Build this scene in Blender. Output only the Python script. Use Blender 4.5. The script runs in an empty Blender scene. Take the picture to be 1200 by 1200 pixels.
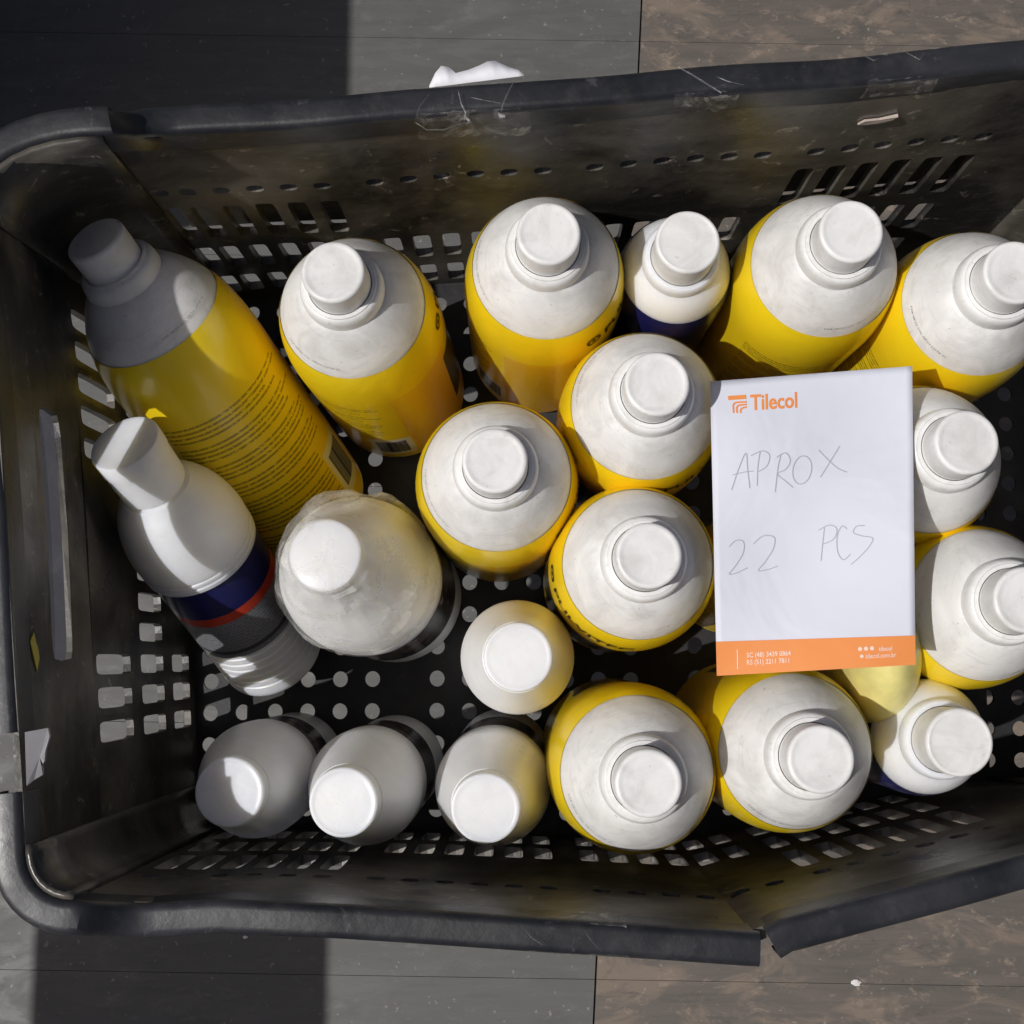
import bpy, bmesh, math, random
import numpy as np
from mathutils import Vector, Matrix, Quaternion
random.seed(7)
C = bpy.context.scene.collection
R_ = math.radians

# ------------------------------------------------------------------ camera
F = 1470.0; CH = 0.88; TILT = math.atan(170.0 / F)
cam = bpy.data.cameras.new("camera"); cam.sensor_width = 36; cam.lens = F / 1200 * 36
cam.clip_start = 0.02; cam.clip_end = 200
camo = bpy.data.objects.new("camera", cam); C.objects.link(camo)
camo.location = (0, 0, CH); camo.rotation_euler = (TILT, 0, 0)
bpy.context.scene.camera = camo

# ------------------------------------------------------------------ light
KX, KY = 0.64, 0.20                       # horizontal run of the sun's rays per metre of drop
sun_dir = Vector((KX, KY, -1)).normalized()
ELEV = math.asin(-sun_dir.z)
sl = bpy.data.lights.new("sun", 'SUN'); sl.energy = 3.1; sl.angle = R_(0.5); sl.color = (1, 0.983, 0.96)
so = bpy.data.objects.new("sun", sl); C.objects.link(so)
so.rotation_mode = 'QUATERNION'; so.rotation_quaternion = Vector((0, 0, -1)).rotation_difference(sun_dir)
so.location = (-1.5, -1, 3)
w = bpy.data.worlds.new("World"); bpy.context.scene.world = w; w.use_nodes = True
nt = w.node_tree; bg = nt.nodes['Background']; sky = nt.nodes.new('ShaderNodeTexSky')
sky.sky_type = 'NISHITA'; sky.sun_disc = False; sky.sun_elevation = ELEV
sky.sun_rotation = math.atan2(-KX, -KY)
nt.links.new(sky.outputs[0], bg.inputs[0]); bg.inputs[1].default_value = 0.05
sky.air_density = 0.5; sky.dust_density = 4.0
vs = bpy.context.scene.view_settings
vs.view_transform = 'Standard'; vs.look = 'None'; vs.exposure = -0.07; vs.gamma = 1

GZ = -0.35                                 # ground height; the crate's floor is z = 0

def U(px, py, z):
    """point of the place at height z that the photograph shows at (px, py)"""
    d = Vector(((px - 600) / F, (600 - py) / F, -1)); d.rotate(Matrix.Rotation(TILT, 3, 'X'))
    t = (z - CH) / d.z
    return Vector((d.x * t, d.y * t, z))

# ------------------------------------------------------------------ materials
class Mat:
    def __init__(s, name):
        s.m = bpy.data.materials.new(name); s.m.use_nodes = True
        s.t = s.m.node_tree; s.b = s.t.nodes['Principled BSDF']; s.c = None
    def n(s, typ, **k):
        x = s.t.nodes.new(typ)
        for a, v in k.items(): setattr(x, a, v)
        return x
    def put(s, sock, v):
        if isinstance(v, bpy.types.NodeSocket): s.t.links.new(v, sock)
        elif isinstance(v, tuple) and len(v) == 3 and sock.type == 'RGBA': sock.default_value = (*v, 1)
        else: sock.default_value = v
    def set(s, **k):
        for a, v in k.items(): s.put(s.b.inputs[a.replace('_', ' ')], v)
        return s
    def coord(s):
        if s.c is None:
            tc = s.n('ShaderNodeTexCoord'); oi = s.n('ShaderNodeObjectInfo')
            ad = s.n('ShaderNodeVectorMath', operation='MULTIPLY_ADD')
            cb = s.n('ShaderNodeCombineXYZ')
            for i in range(3): s.t.links.new(oi.outputs['Random'], cb.inputs[i])
            s.t.links.new(cb.outputs[0], ad.inputs[0]); ad.inputs[1].default_value = (7.3, 3.1, 5.7)
            s.t.links.new(tc.outputs['Object'], ad.inputs[2]); s.c = ad.outputs[0]
        return s.c
    def noise(s, scale, detail=3, rough=0.55, vec=None, stretch=None, dist=0.0):
        x = s.n('ShaderNodeTexNoise'); v = vec or s.coord()
        if stretch:
            mp = s.n('ShaderNodeMapping'); mp.inputs['Scale'].default_value = stretch
            s.t.links.new(v, mp.inputs[0]); v = mp.outputs[0]
        s.t.links.new(v, x.inputs['Vector']); x.inputs['Scale'].default_value = scale
        x.inputs['Detail'].default_value = detail; x.inputs['Roughness'].default_value = rough
        x.inputs['Distortion'].default_value = dist
        return x.outputs['Fac']
    def ramp(s, v, a, b, lo=0.0, hi=1.0):
        x = s.n('ShaderNodeMapRange'); s.put(x.inputs[0], v)
        x.inputs[1].default_value = a; x.inputs[2].default_value = b
        x.inputs[3].default_value = lo; x.inputs[4].default_value = hi
        return x.outputs[0]
    def m2(s, op, a, b=0.0, c=0.0):
        x = s.n('ShaderNodeMath', operation=op)
        s.put(x.inputs[0], a); s.put(x.inputs[1], b); s.put(x.inputs[2], c)
        return x.outputs[0]
    def mix(s, f, a, b):
        x = s.n('ShaderNodeMix', data_type='RGBA'); s.put(x.inputs[0], f)
        s.put(x.inputs[6], a); s.put(x.inputs[7], b); return x.outputs[2]
    def bump(s, h, strength=0.3, dist=0.001):
        x = s.n('ShaderNodeBump'); x.inputs['Strength'].default_value = strength
        x.inputs['Distance'].default_value = dist; s.t.links.new(h, x.inputs['Height'])
        s.t.links.new(x.outputs[0], s.b.inputs['Normal']); return s
    def rng(s, v, a, b, soft=None):                 # 1 where a < v < b
        return s.m2('MULTIPLY', s.m2('GREATER_THAN', v, a), s.m2('LESS_THAN', v, b))

def white_plastic(name, base=(0.75, 0.74, 0.72), dirt=0.55, rough=0.42, sss=0.0):
    m = Mat(name)
    d1 = m.ramp(m.noise(36, 7, 0.66, dist=0.9), 0.46, 0.70, 0, dirt)
    d2 = m.ramp(m.noise(260, 3, 0.6), 0.66, 0.74, 0, dirt * 0.9)
    d3 = m.ramp(m.noise(30, 3, 0.5, stretch=(1, 1, 7), dist=2.5), 0.60, 0.66, 0, dirt * 0.35)
    big_ = m.ramp(m.noise(17, 4, 0.6, dist=1.8), 0.40, 0.62, 0, min(1.0, dirt * 1.1))
    base = m.mix(big_, tuple(min(.88, x * 1.10) for x in base), tuple(x * .84 for x in base))
    c = m.mix(d1, base, (0.45, 0.43, 0.40)); c = m.mix(d2, c, (0.34, 0.32, 0.28)); c = m.mix(d3, c, (0.42, 0.40, 0.36))
    m.set(Base_Color=c, Roughness=m.ramp(m.noise(30), 0.3, 0.7, rough - 0.06, rough + 0.15))
    if sss:
        m.b.inputs['Subsurface Weight'].default_value = sss; m.b.inputs['Subsurface Scale'].default_value = 0.012 if sss < .3 else 0.02
        m.b.inputs['Subsurface Radius'].default_value = (1, 0.85, 0.55)
    m.bump(m.noise(90, 4), 0.35, 0.0008)
    return m.m
M = {}
M['white'] = white_plastic('white_bottle_plastic', dirt=0.5, sss=0.15)
M['cap'] = white_plastic('white_cap_plastic', (0.77, 0.765, 0.75), 0.4, 0.38)
M['clean'] = white_plastic('clean_white_plastic', (0.86, 0.845, 0.815), 0.12, 0.33, sss=0.6)

def black_plastic(name, dust=1.0, base=(0.012, 0.012, 0.014), rough=0.38, dustcol=(0.115, 0.10, 0.082)):
    m = Mat(name)
    a = m.ramp(m.noise(9, 6, 0.6, dist=0.4), 0.42, 0.72, 0.02, 0.75 * dust)
    b = m.ramp(m.noise(60, 5, 0.65, stretch=(1, 1, 2.5)), 0.5, 0.8, 0, 0.35 * dust)
    c = m.mix(a, base, dustcol); c = m.mix(b, c, (0.15, 0.14, 0.125))
    sc = m.ramp(m.noise(34, 8, 0.72, stretch=(6, 1, 1.5), dist=1.6), 0.665, 0.70, 0, 0.35 * dust)
    c = m.mix(sc, c, (0.2, 0.19, 0.18))
    wr = m.ramp(m.noise(75, 8, 0.75, dist=0.7), 0.60, 0.66, 0, 0.45 * dust)
    c = m.mix(wr, c, tuple(min(1, x * 2.0) for x in dustcol))
    m.set(Base_Color=c, Roughness=m.ramp(m.noise(25, 5), 0.3, 0.7, rough - 0.08, rough + 0.2))
    m.bump(m.noise(120, 5, 0.6), 0.35, 0.0008); return m.m
M['crate'] = black_plastic('dusty_black_crate_plastic', 1.0, (0.026, 0.025, 0.023), rough=0.33, dustcol=(0.27, 0.24, 0.195))
M['floor'] = black_plastic('black_crate_floor_plastic', 0.18, rough=0.5)
M['rim'] = black_plastic('worn_black_rim_plastic', 0.5, (0.010, 0.011, 0.014), 0.36, (0.085, 0.085, 0.097))
M['grip'] = black_plastic('worn_grey_handle_plastic', 0.5, (0.04, 0.04, 0.048), 0.8, (0.07, 0.07, 0.082))
M['grip'].node_tree.nodes['Principled BSDF'].inputs['Specular IOR Level'].default_value = 0.2

def simple(name, col, rough=0.5, **k):
    m = Mat(name); v = m.noise(60, 4)
    c2 = tuple(x * 0.72 for x in col)
    m.set(Base_Color=m.mix(m.ramp(v, 0.35, 0.75), col, c2), Roughness=rough, **k); m.bump(m.noise(200, 3), 0.15, 0.0004)
    return m.m
M['shard'] = simple('broken_edge_grey_plastic', (0.36, 0.35, 0.36), 0.6)
M['paint'] = simple('yellow_paint_fleck', (0.5, 0.42, 0.05), 0.6)
M['tan'] = simple('tan_sticker_scrap', (0.5, 0.42, 0.36), 0.5)
M['navy'] = simple('navy_label_print', (0.012, 0.014, 0.10), 0.3)
M['red'] = simple('red_label_print', (0.55, 0.05, 0.02), 0.35)
M['darklabel'] = simple('dark_label_print', (0.02, 0.016, 0.022), 0.25)
M['steel'] = simple('black_steel', (0.02, 0.02, 0.02), 0.5)
M['cabinet'] = simple('brown_cabinet_board', (0.12, 0.08, 0.05), 0.6)
M['pale'] = simple('pale_yellow_plastic', (0.82, 0.73, 0.27), 0.3)
M['ink'] = simple('brown_black_ink', (0.02, 0.015, 0.008), 0.45)
M['pebble'] = simple('white_crumb', (0.75, 0.73, 0.7), 0.8)

def metal_label():
    m = Mat('grey_metallic_label'); uv = m.n('ShaderNodeUVMap').outputs[0]
    sp = m.n('ShaderNodeSeparateXYZ'); m.t.links.new(uv, sp.inputs[0]); u, v = sp.outputs[0], sp.outputs[1]
    row = m.m2('FRACT', m.m2('MULTIPLY', v, 420.0))
    wv = m.noise(1, 2, vec=uv, stretch=(300, 420, 1))
    ink = m.m2('MULTIPLY', m.m2('MULTIPLY', m.m2('GREATER_THAN', row, 0.4), m.m2('GREATER_THAN', wv, 0.48)), 0.5)
    c = m.mix(ink, (0.34, 0.34, 0.36), (0.09, 0.09, 0.10))
    band = m.rng(v, 0.0505, 0.0535)
    c = m.mix(band, c, (0.08, 0.08, 0.09))
    m.set(Base_Color=c, Metallic=0.45, Roughness=0.42); return m.m
M['metal'] = metal_label()

def yellow_label():
    m = Mat('yellow_printed_label'); uv = m.n('ShaderNodeUVMap').outputs[0]
    sp = m.n('ShaderNodeSeparateXYZ'); m.t.links.new(uv, sp.inputs[0]); u, v = sp.outputs[0], sp.outputs[1]
    # u: turns (0..1, 0.5 = middle of the text side), v: height in metres
    yel = m.mix(m.ramp(m.noise(14, 2), 0.3, 0.7), (0.88, 0.62, 0.010), (0.92, 0.68, 0.014))
    yel = m.mix(m.m2('MULTIPLY', m.rng(u, 0.68, 0.84), m.m2('LESS_THAN', v, 0.152)), yel, (0.88, 0.54, 0.008))
    P = 0.0036
    rowi = m.m2('FLOOR', m.m2('DIVIDE', v, P)); rowf = m.m2('FRACT', m.m2('DIVIDE', v, P))
    para = m.m2('FRACT', m.m2('DIVIDE', rowi, 5.0))
    rown = m.n('ShaderNodeTexWhiteNoise', noise_dimensions='1D'); m.t.links.new(rowi, rown.inputs['W'])
    end = m.m2('MULTIPLY_ADD', rown.outputs['Value'], -0.10, 0.66)
    words = m.noise(1, 3, 0.7, vec=uv, stretch=(190, 560, 1))
    ink = m.m2('MULTIPLY', m.rng(rowf, 0.28, 0.72), m.m2('GREATER_THAN', words, 0.44))
    ink = m.m2('MULTIPLY', ink, m.m2('GREATER_THAN', para, 0.1))
    ink = m.m2('MULTIPLY', ink, m.m2('GREATER_THAN', u, 0.335)); ink = m.m2('MULTIPLY', ink, m.m2('LESS_THAN', u, end))
    ink = m.m2('MULTIPLY', ink, m.rng(v, 0.022, 0.148))
    bc = m.m2('MULTIPLY', m.rng(u, 0.585, 0.682), m.rng(v, 0.020, 0.062))
    bi = m.m2('MULTIPLY', m.rng(u, 0.598, 0.669), m.rng(v, 0.026, 0.056))
    ink = m.m2('MULTIPLY', ink, m.m2('SUBTRACT', 1.0, m.m2('MULTIPLY', m.rng(u, 0.58, 0.7), m.rng(v, 0.016, 0.068))))
    c = m.mix(m.m2('MULTIPLY', ink, 0.72), yel, (0.10, 0.07, 0.01))
    c = m.mix(bc, c, (0.80, 0.79, 0.76))
    bar = m.noise(1, 1, 0.5, vec=uv, stretch=(900, 0.1, 1))
    c = m.mix(m.m2('MULTIPLY', bi, m.m2('GREATER_THAN', bar, 0.44)), c, (0.03, 0.035, 0.13))
    # dark product band of the front side
    fr = m.m2('MULTIPLY', m.m2('GREATER_THAN', m.m2('ABSOLUTE', m.m2('SUBTRACT', u, 0.5)), 0.33), m.rng(v, 0.045, 0.135))
    c = m.mix(fr, c, (0.05, 0.035, 0.012))
    c = m.mix(m.ramp(m.noise(70, 6, 0.7), 0.62, 0.8, 0, 0.35), c, (0.35, 0.28, 0.12))
    m.set(Base_Color=c, Roughness=0.3, Coat_Weight=0.35, Coat_Roughness=0.15)
    m.bump(m.noise(28, 3, dist=1.2), 0.25, 0.0015); return m.m
M['yellow'] = yellow_label()

def dark_photo_label():
    m = Mat('dark_picture_label'); n1 = m.noise(55, 5, 0.7, dist=1.0)
    c = m.mix(m.ramp(n1, 0.5, 0.62), (0.02, 0.017, 0.02), (0.16, 0.12, 0.12))
    c = m.mix(m.ramp(m.noise(120, 3), 0.66, 0.7, 0, 0.8), c, (0.5, 0.42, 0.4))
    m.set(Base_Color=c, Roughness=0.25); return m.m
M['picture'] = dark_photo_label()

def clear_film(name, alpha_lo=0.05, alpha_hi=0.5, tint=(0.8, 0.8, 0.8), bump=0.9, sc=70):
    m = Mat(name); v = m.noise(sc, 4, 0.6, dist=1.5)
    m.set(Base_Color=tint, Roughness=0.12, Alpha=m.ramp(v, 0.5, 0.75, alpha_lo, alpha_hi), Specular_IOR_Level=0.8)
    m.bump(m.noise(sc * 0.7, 2, 0.4, dist=0.8), bump, 0.004); return m.m
M['crease'] = clear_film('tape_crease', 0.12, 0.75, (0.8, 0.8, 0.8), 0.3, 90)
M['tape'] = clear_film('clear_adhesive_tape', 0.05, 0.42, (0.5, 0.47, 0.43))
M['film'] = clear_film('crinkled_clear_film', 0.22, 0.62, (0.88, 0.87, 0.83), 0.35, 30)

def paper_mat(name, col, n=0.05):
    m = Mat(name); c = m.mix(m.ramp(m.noise(25, 4), 0.45, 0.75, 0, 0.3), col, tuple(x * 0.9 for x in col))
    m.set(Base_Color=c, Roughness=0.65); m.bump(m.noise(16, 3, dist=0.7), 0.5, 0.004); return m.m
M['paper'] = paper_mat('white_note_paper', (0.665, 0.68, 0.765))
M['scrap'] = paper_mat('white_torn_paper', (0.82, 0.82, 0.86))
M['orange'] = paper_mat('orange_print', (0.80, 0.27, 0.065))
M['whiteprint'] = paper_mat('pale_print', (0.84, 0.66, 0.55))
M['pencil'] = paper_mat('pencil_line', (0.42, 0.42, 0.49))

def tile_mat(name, c1, c2, c3, wear):
    m = Mat(name); tc = m.n('ShaderNodeTexCoord'); p = tc.outputs['Object']
    grain = m.noise(9, 8, 0.7, vec=p, stretch=(1, 9, 1), dist=0.5)
    blot = m.noise(11, 8, 0.66, vec=p, stretch=(1, 2.0, 1), dist=0.9)
    c = m.mix(m.ramp(grain, 0.35, 0.7), c1, c2)
    c = m.mix(m.ramp(blot, 0.50, 0.60, 0, wear), c, c3)
    bl2 = m.noise(38, 9, 0.75, vec=p, stretch=(1, 1.7, 1), dist=0.3)
    c = m.mix(m.ramp(bl2, 0.56, 0.64, 0, wear), c, tuple(x * 1.25 for x in c3))
    bl3 = m.noise(23, 9, 0.75, vec=p, stretch=(1, 2.4, 1), dist=0.8)
    c = m.mix(m.ramp(bl3, 0.56, 0.66, 0, wear * .8), c, tuple(x * 0.62 for x in c1))
    sp = m.ramp(m.noise(150, 3, vec=p), 0.68, 0.72, 0, 0.6)
    c = m.mix(sp, c, (0.3, 0.28, 0.25))
    m.set(Base_Color=c, Roughness=m.ramp(blot, 0.4, 0.6, 0.5, 0.75)); m.bump(grain, 0.25, 0.002); return m.m
M['tile_grey'] = tile_mat('grey_wood_look_tile', (0.095, 0.094, 0.088), (0.12, 0.117, 0.11), (0.165, 0.16, 0.15), 0.25)
M['tile_brown'] = tile_mat('worn_brown_wood_look_tile', (0.10, 0.088, 0.078), (0.145, 0.122, 0.10), (0.22, 0.17, 0.13), 0.75)
M['grout'] = simple('dark_grout', (0.075, 0.07, 0.06), 0.9)

# ------------------------------------------------------------------ helpers
def link_mesh(name, verts, faces, mat, parent=None, smooth=False, uvs=None):
    me = bpy.data.meshes.new(name); me.from_pydata([tuple(v) for v in verts], [], faces)
    if uvs is not None:
        l = me.uv_layers.new(name='UVMap')
        for poly in me.polygons:
            for li, vi in zip(poly.loop_indices, poly.vertices): l.data[li].uv = uvs[vi]
    if smooth: me.polygons.foreach_set('use_smooth', [True] * len(me.polygons))
    me.materials.append(mat); me.update()
    o = bpy.data.objects.new(name, me); C.objects.link(o)
    if parent: o.parent = parent
    return o
def tag(o, label=None, cat=None, group=None, kind=None):
    if label: o['label'] = label
    if cat: o['category'] = cat
    if group: o['group'] = group
    if kind: o['kind'] = kind
    return o
def empty(name, loc=(0, 0, 0)):
    o = bpy.data.objects.new(name, None); C.objects.link(o); o.location = loc; o.empty_display_size = 0.02; return o
def box(name, lo, hi, mat, parent=None, bev=0.001):
    bm = bmesh.new(); bmesh.ops.create_cube(bm, size=1)
    for v in bm.verts: v.co = Vector([lo[i] + (v.co[i] + .5) * (hi[i] - lo[i]) for i in range(3)])
    if bev: bmesh.ops.bevel(bm, geom=bm.edges[:], offset=bev, segments=1, affect='EDGES')
    me = bpy.data.meshes.new(name); bm.to_mesh(me); bm.free(); me.materials.append(mat)
    o = bpy.data.objects.new(name, me); C.objects.link(o)
    if parent: o.parent = parent
    return o
def rnd_profile(pts, n=4):
    """round the corners of a lathe profile with a few Chaikin-like steps"""
    return pts
def lathe(name, prof, mat, parent, seg=56, uvf=None, wob=None, seam=False, smooth_angle=40):
    verts, faces, uvs = [], [], []
    S = seg + 1 if uvf else seg
    for (r, z) in prof:
        for i in range(S):
            a = 2 * math.pi * i / seg
            rr, zz = (r, z) if wob is None else wob(r, z, a)
            verts.append((rr * math.cos(a), rr * math.sin(a), zz))
            if uvf: uvs.append((i / seg, z))
    for j in range(len(prof) - 1):
        for i in range(seg):
            i2 = i + 1 if uvf else (i + 1) % seg
            faces.append((j * S + i, j * S + i2, (j + 1) * S + i2, (j + 1) * S + i))
    o = link_mesh(name, verts, faces, mat, parent, True, uvs if uvf else None)
    o.data.set_sharp_from_angle(angle=R_(smooth_angle))
    return o
def arc(p0, c, p1, n):
    return [((1 - t) ** 2 * p0[0] + 2 * t * (1 - t) * c[0] + t * t * p1[0],
             (1 - t) ** 2 * p0[1] + 2 * t * (1 - t) * c[1] + t * t * p1[1]) for t in [i / n for i in range(n + 1)]]
def text_verts(s, bold=0.0):
    cu = bpy.data.curves.new('text', 'FONT'); cu.body = s; cu.size = 1; cu.offset = bold; cu.resolution_u = 3
    o = bpy.data.objects.new('text', cu); C.objects.link(o)
    dg = bpy.context.evaluated_depsgraph_get(); me = bpy.data.meshes.new_from_object(o.evaluated_get(dg))
    vs_ = [v.co.copy() for v in me.vertices]; fs = [tuple(p.vertices) for p in me.polygons]
    bpy.data.objects.remove(o); bpy.data.curves.remove(cu); bpy.data.meshes.remove(me)
    return vs_, fs
def copy_tree(o, parent=None):
    c = o.copy(); C.objects.link(c); c.parent = parent
    for ch in list(o.children): copy_tree(ch, c)
    return c

# ------------------------------------------------------------------ ground
g = link_mesh('ground', [(-30, -30, GZ - .006), (30, -30, GZ - .006), (30, 30, GZ - .006), (-30, 30, GZ - .006)], [(0, 1, 2, 3)], M['grout'])
tag(g, kind='structure')
PIT = 0.2335
y0 = U(600, 47, GZ).y; xj = U(752, 0, GZ).x; xjb = U(696, 1190, GZ).x
yj, yjb = U(752, 0, GZ).y, U(696, 1190, GZ).y
slope = (xj - xjb) / (yj - yjb)
def shear(x, y): return (x + slope * y, y - 0.016 * x)
cols = [(-2.5, -1.2), (-1.2, 0), (0, 1.2), (1.2, 2.4)]
xo = xj - slope * yj
for ci, (a, b) in enumerate(cols):
    for r in range(-7, 5):
        ya, yb = y0 + r * PIT, y0 + (r + 1) * PIT
        gp = 0.0006; gq = 0.00001
        vs4 = []
        dz = random.uniform(-0.0003, 0.0003)
        for z in (GZ - .007, GZ + dz):
            ins = 0 if z < GZ - .005 else 0.0004
            for (x, y) in ((a + xo + gp + ins, ya + gq + ins * .6), (b + xo - gp - ins, ya + gq + ins * .6), (b + xo - gp - ins, yb - gq - ins * .6), (a + xo + gp + ins, yb - gq - ins * .6)):
                X, Y = shear(x, y); vs4.append((X, Y, z))
        o = link_mesh('tile', vs4, [(4, 5, 6, 7), (0, 1, 5, 4), (1, 2, 6, 5), (2, 3, 7, 6), (3, 0, 4, 7)],
                      M['tile_brown'] if ci >= 2 else M['tile_grey'], g)
# crumb on the floor
def crumb(px, py, r, label):
    p = U(px, py, GZ); bm = bmesh.new(); bmesh.ops.create_icosphere(bm, subdivisions=2, radius=r)
    for v in bm.verts: v.co *= random.uniform(.75, 1.15); v.co.z *= .45; v.co.x *= 1.5
    me = bpy.data.meshes.new('crumb'); bm.to_mesh(me); bm.free(); me.materials.append(M['pebble'])
    o = bpy.data.objects.new('crumb', me); C.objects.link(o); o.location = (p.x, p.y, GZ + r * .35); tag(o, label, 'crumb')
crumb(1003, 1151, 0.0033, 'small white crumb lying alone on the worn brown floor below the crate')
crumb(288, 1098, 0.0016, 'tiny white speck on the dark shadowed floor below the crate')

# things beside the frame whose shade falls across the floor
XS = U(388, 1000, GZ).x; XS2 = U(56, 1150, GZ).x
cab = empty('cabinet', (XS - .905 * KX, 0.53 - .45 * KY / KX - .45 * KY, GZ)); tag(cab, 'brown wooden cabinet standing left of the crate, throwing shade over the upper left floor', 'cabinet')
for nm, lo, hi in (('carcass', (-0.45, 0, 0.04), (0.0, 0.9, 0.88)), ('top_board', (-0.46, -0.002, 0.881), (0.008, 0.91, 0.905)), ('plinth', (-0.43, 0.02, 0), (-0.02, 0.88, 0.039))):
    box(nm, lo, hi, M['cabinet'], cab, 0.002)
for k in (0, 1):
    box('door', (0.0005, 0.02 + k * .44, 0.06), (0.016, 0.45 + k * .43, 0.86), M['cabinet'], cab, 0.002)
tb = empty('side_table', ((XS + XS2) / 2 - .905 * KX, U(200, 1050, GZ).y - .905 * KY, GZ)); tag(tb, 'narrow dark side table at lower left, throwing a band of shade under the crate corner', 'table')
box('table_top', (-(XS - XS2) / 2, -0.9, 0.88), ((XS - XS2) / 2, 0.0, 0.905), M['cabinet'], tb, 0.002)
for sx in (-0.12, 0.10):
    for sy in (-0.87, -0.33): box('leg', (sx, sy, 0), (sx + .025, sy + .025, 0.8795), M['cabinet'], tb, 0.001)
st = empty('crate_stand', (0.02, 0.05, GZ)); tag(st, 'low black steel stand carrying the crate of bottles', 'stand')
for sy in (-0.155, 0.17): box('rail', (-0.22, sy, 0.3325), (0.32, sy + .012, 0.3455), M['steel'], st)
for sx in (-0.205, 0.30):
    box('cross_bar', (sx, -0.1425, 0.3330), (sx + .012, 0.1695, 0.3450), M['steel'], st)
    for sy in (-0.155, 0.17): box('leg', (sx, sy, 0), (sx + .012, sy + .012, 0.332), M['steel'], st)

# ------------------------------------------------------------------ crate
ZR = 0.285
def PX(lst, z): return [U(x, y, z) for x, y in lst]
tT = PX([(-5, 172), (60, 164), (110, 158), (200, 160), (500, 138), (800, 115), (1100, 92), (1200, 80), (1505, 44)], ZR)
tB = PX([(228, 350), (315, 343), (520, 333), (735, 322), (945, 310), (1075, 303)], 0)
bT = PX([(60, 1052), (110, 1057), (170, 1059), (255, 1054), (400, 1060), (500, 1067), (700, 1080), (890, 1093), (905, 1080), (1050, 1042), (1200, 1001), (1505, 915)], ZR)
bB = PX([(232, 974), (300, 972), (528, 974), (700, 980), (800, 984), (830, 978), (1000, 940), (1100, 915)], 0)
lT = PX([(-40, 190), (-14, 350), (0, 480), (9, 600), (17, 780), (28, 950), (30, 1010)], ZR)
lB = PX([(205, 375), (213, 520), (222, 660), (229, 840), (232, 945)], 0)
rT = PX([(1505, 110), (1508, 500), (1500, 940)], ZR)
rB = PX([(1212, 330), (1216, 600), (1214, 895)], 0)
def fn(L, ax):
    P = sorted([(p[ax], p[1 - ax]) for p in L]); xs = [p[0] for p in P]; ys = [p[1] for p in P]
    return lambda t: float(np.interp(t, xs, ys))
ftT, ftB, fbT, fbB = fn(tT, 0), fn(tB, 0), fn(bT, 0), fn(bB, 0)
flT, flB, frT, frB = fn(lT, 1), fn(lB, 1), fn(rT, 1), fn(rB, 1)
CR = 0.034
XL, XR = -0.2365 + CR, 0.361 - CR
YT, YB = 0.252 - CR, -0.1225 + CR + .002
def ll(a, b, t): return a + (b - a) * t
def rz(x):
    s = min(1, max(0, (x + 0.200) / 0.030)); return 0.020 * (1 - s * s * (3 - 2 * s))
def tall(y):
    s = min(1, max(0, (y - 0.10) / 0.08)); return 0.22 * s * s * (3 - 2 * s)
def up(p):
    e = rz(p.x) * (1 + tall(p.y)) * (p.z / ZR) ** 4; k = (CH - p.z - e) / (CH - p.z)
    return Vector((p.x * k, p.y * k, p.z + e))
def wall_top(x, z): t = z / ZR; return Vector((x, ll(ftB(x), ftT(x), t) - .0006 * math.sin(x * 50), z))
def wall_bot(x, z): t = z / ZR; return Vector((x, ll(fbB(x), fbT(x), t), z))
def wall_left(y, z): t = z / ZR; return Vector((ll(flB(y), flT(y), t), y, z))
def wall_right(y, z): t = z / ZR; return Vector((ll(frB(y), frT(y), t), y, z))
def corner(A, B, Cn):
    def f(s, z):
        a, b, c = A(z), B(z), Cn(z)
        k = 0.72; wts = ((1 - s) ** 2, 2 * s * (1 - s) * k * 1.15, s * s); W = sum(wts)
        return (a * wts[0] + c * wts[1] + b * wts[2]) / W
    return f
rT_, rB_, rL_, rR_ = wall_top, wall_bot, wall_left, wall_right
cTL = corner(lambda z: rL_(YT, z), lambda z: rT_(XL, z), lambda z: Vector((rL_(YT, z).x, rT_(XL, z).y, z)))
cTR = corner(lambda z: rT_(XR, z), lambda z: rR_(YT, z), lambda z: Vector((rR_(YT, z).x, rT_(XR, z).y, z)))
cBR = corner(lambda z: rR_(YB, z), lambda z: rB_(XR, z), lambda z: Vector((rR_(YB, z).x, rB_(XR, z).y, z)))
cBL = corner(lambda z: rB_(XL, z), lambda z: rL_(YB, z), lambda z: Vector((rL_(YB, z).x, rB_(XL, z).y, z)))

_w = (wall_top, wall_bot, wall_left, wall_right, cTL, cTR, cBR, cBL)
wall_top, wall_bot, wall_left, wall_right, cTL, cTR, cBR, cBL = [(lambda f: (lambda a, z: up(f(a, z))))(f) for f in _w]
crate = empty('plastic_crate', (0.02, 0.05, 0)); tag(crate, 'black perforated plastic crate with a cracked rim, packed with bottles', 'crate')
bpy.context.view_layer.update()
def to_crate(o):
    o.parent = crate; o.matrix_parent_inverse = Matrix.Translation((-0.02, -0.05, 0)); return o

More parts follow.
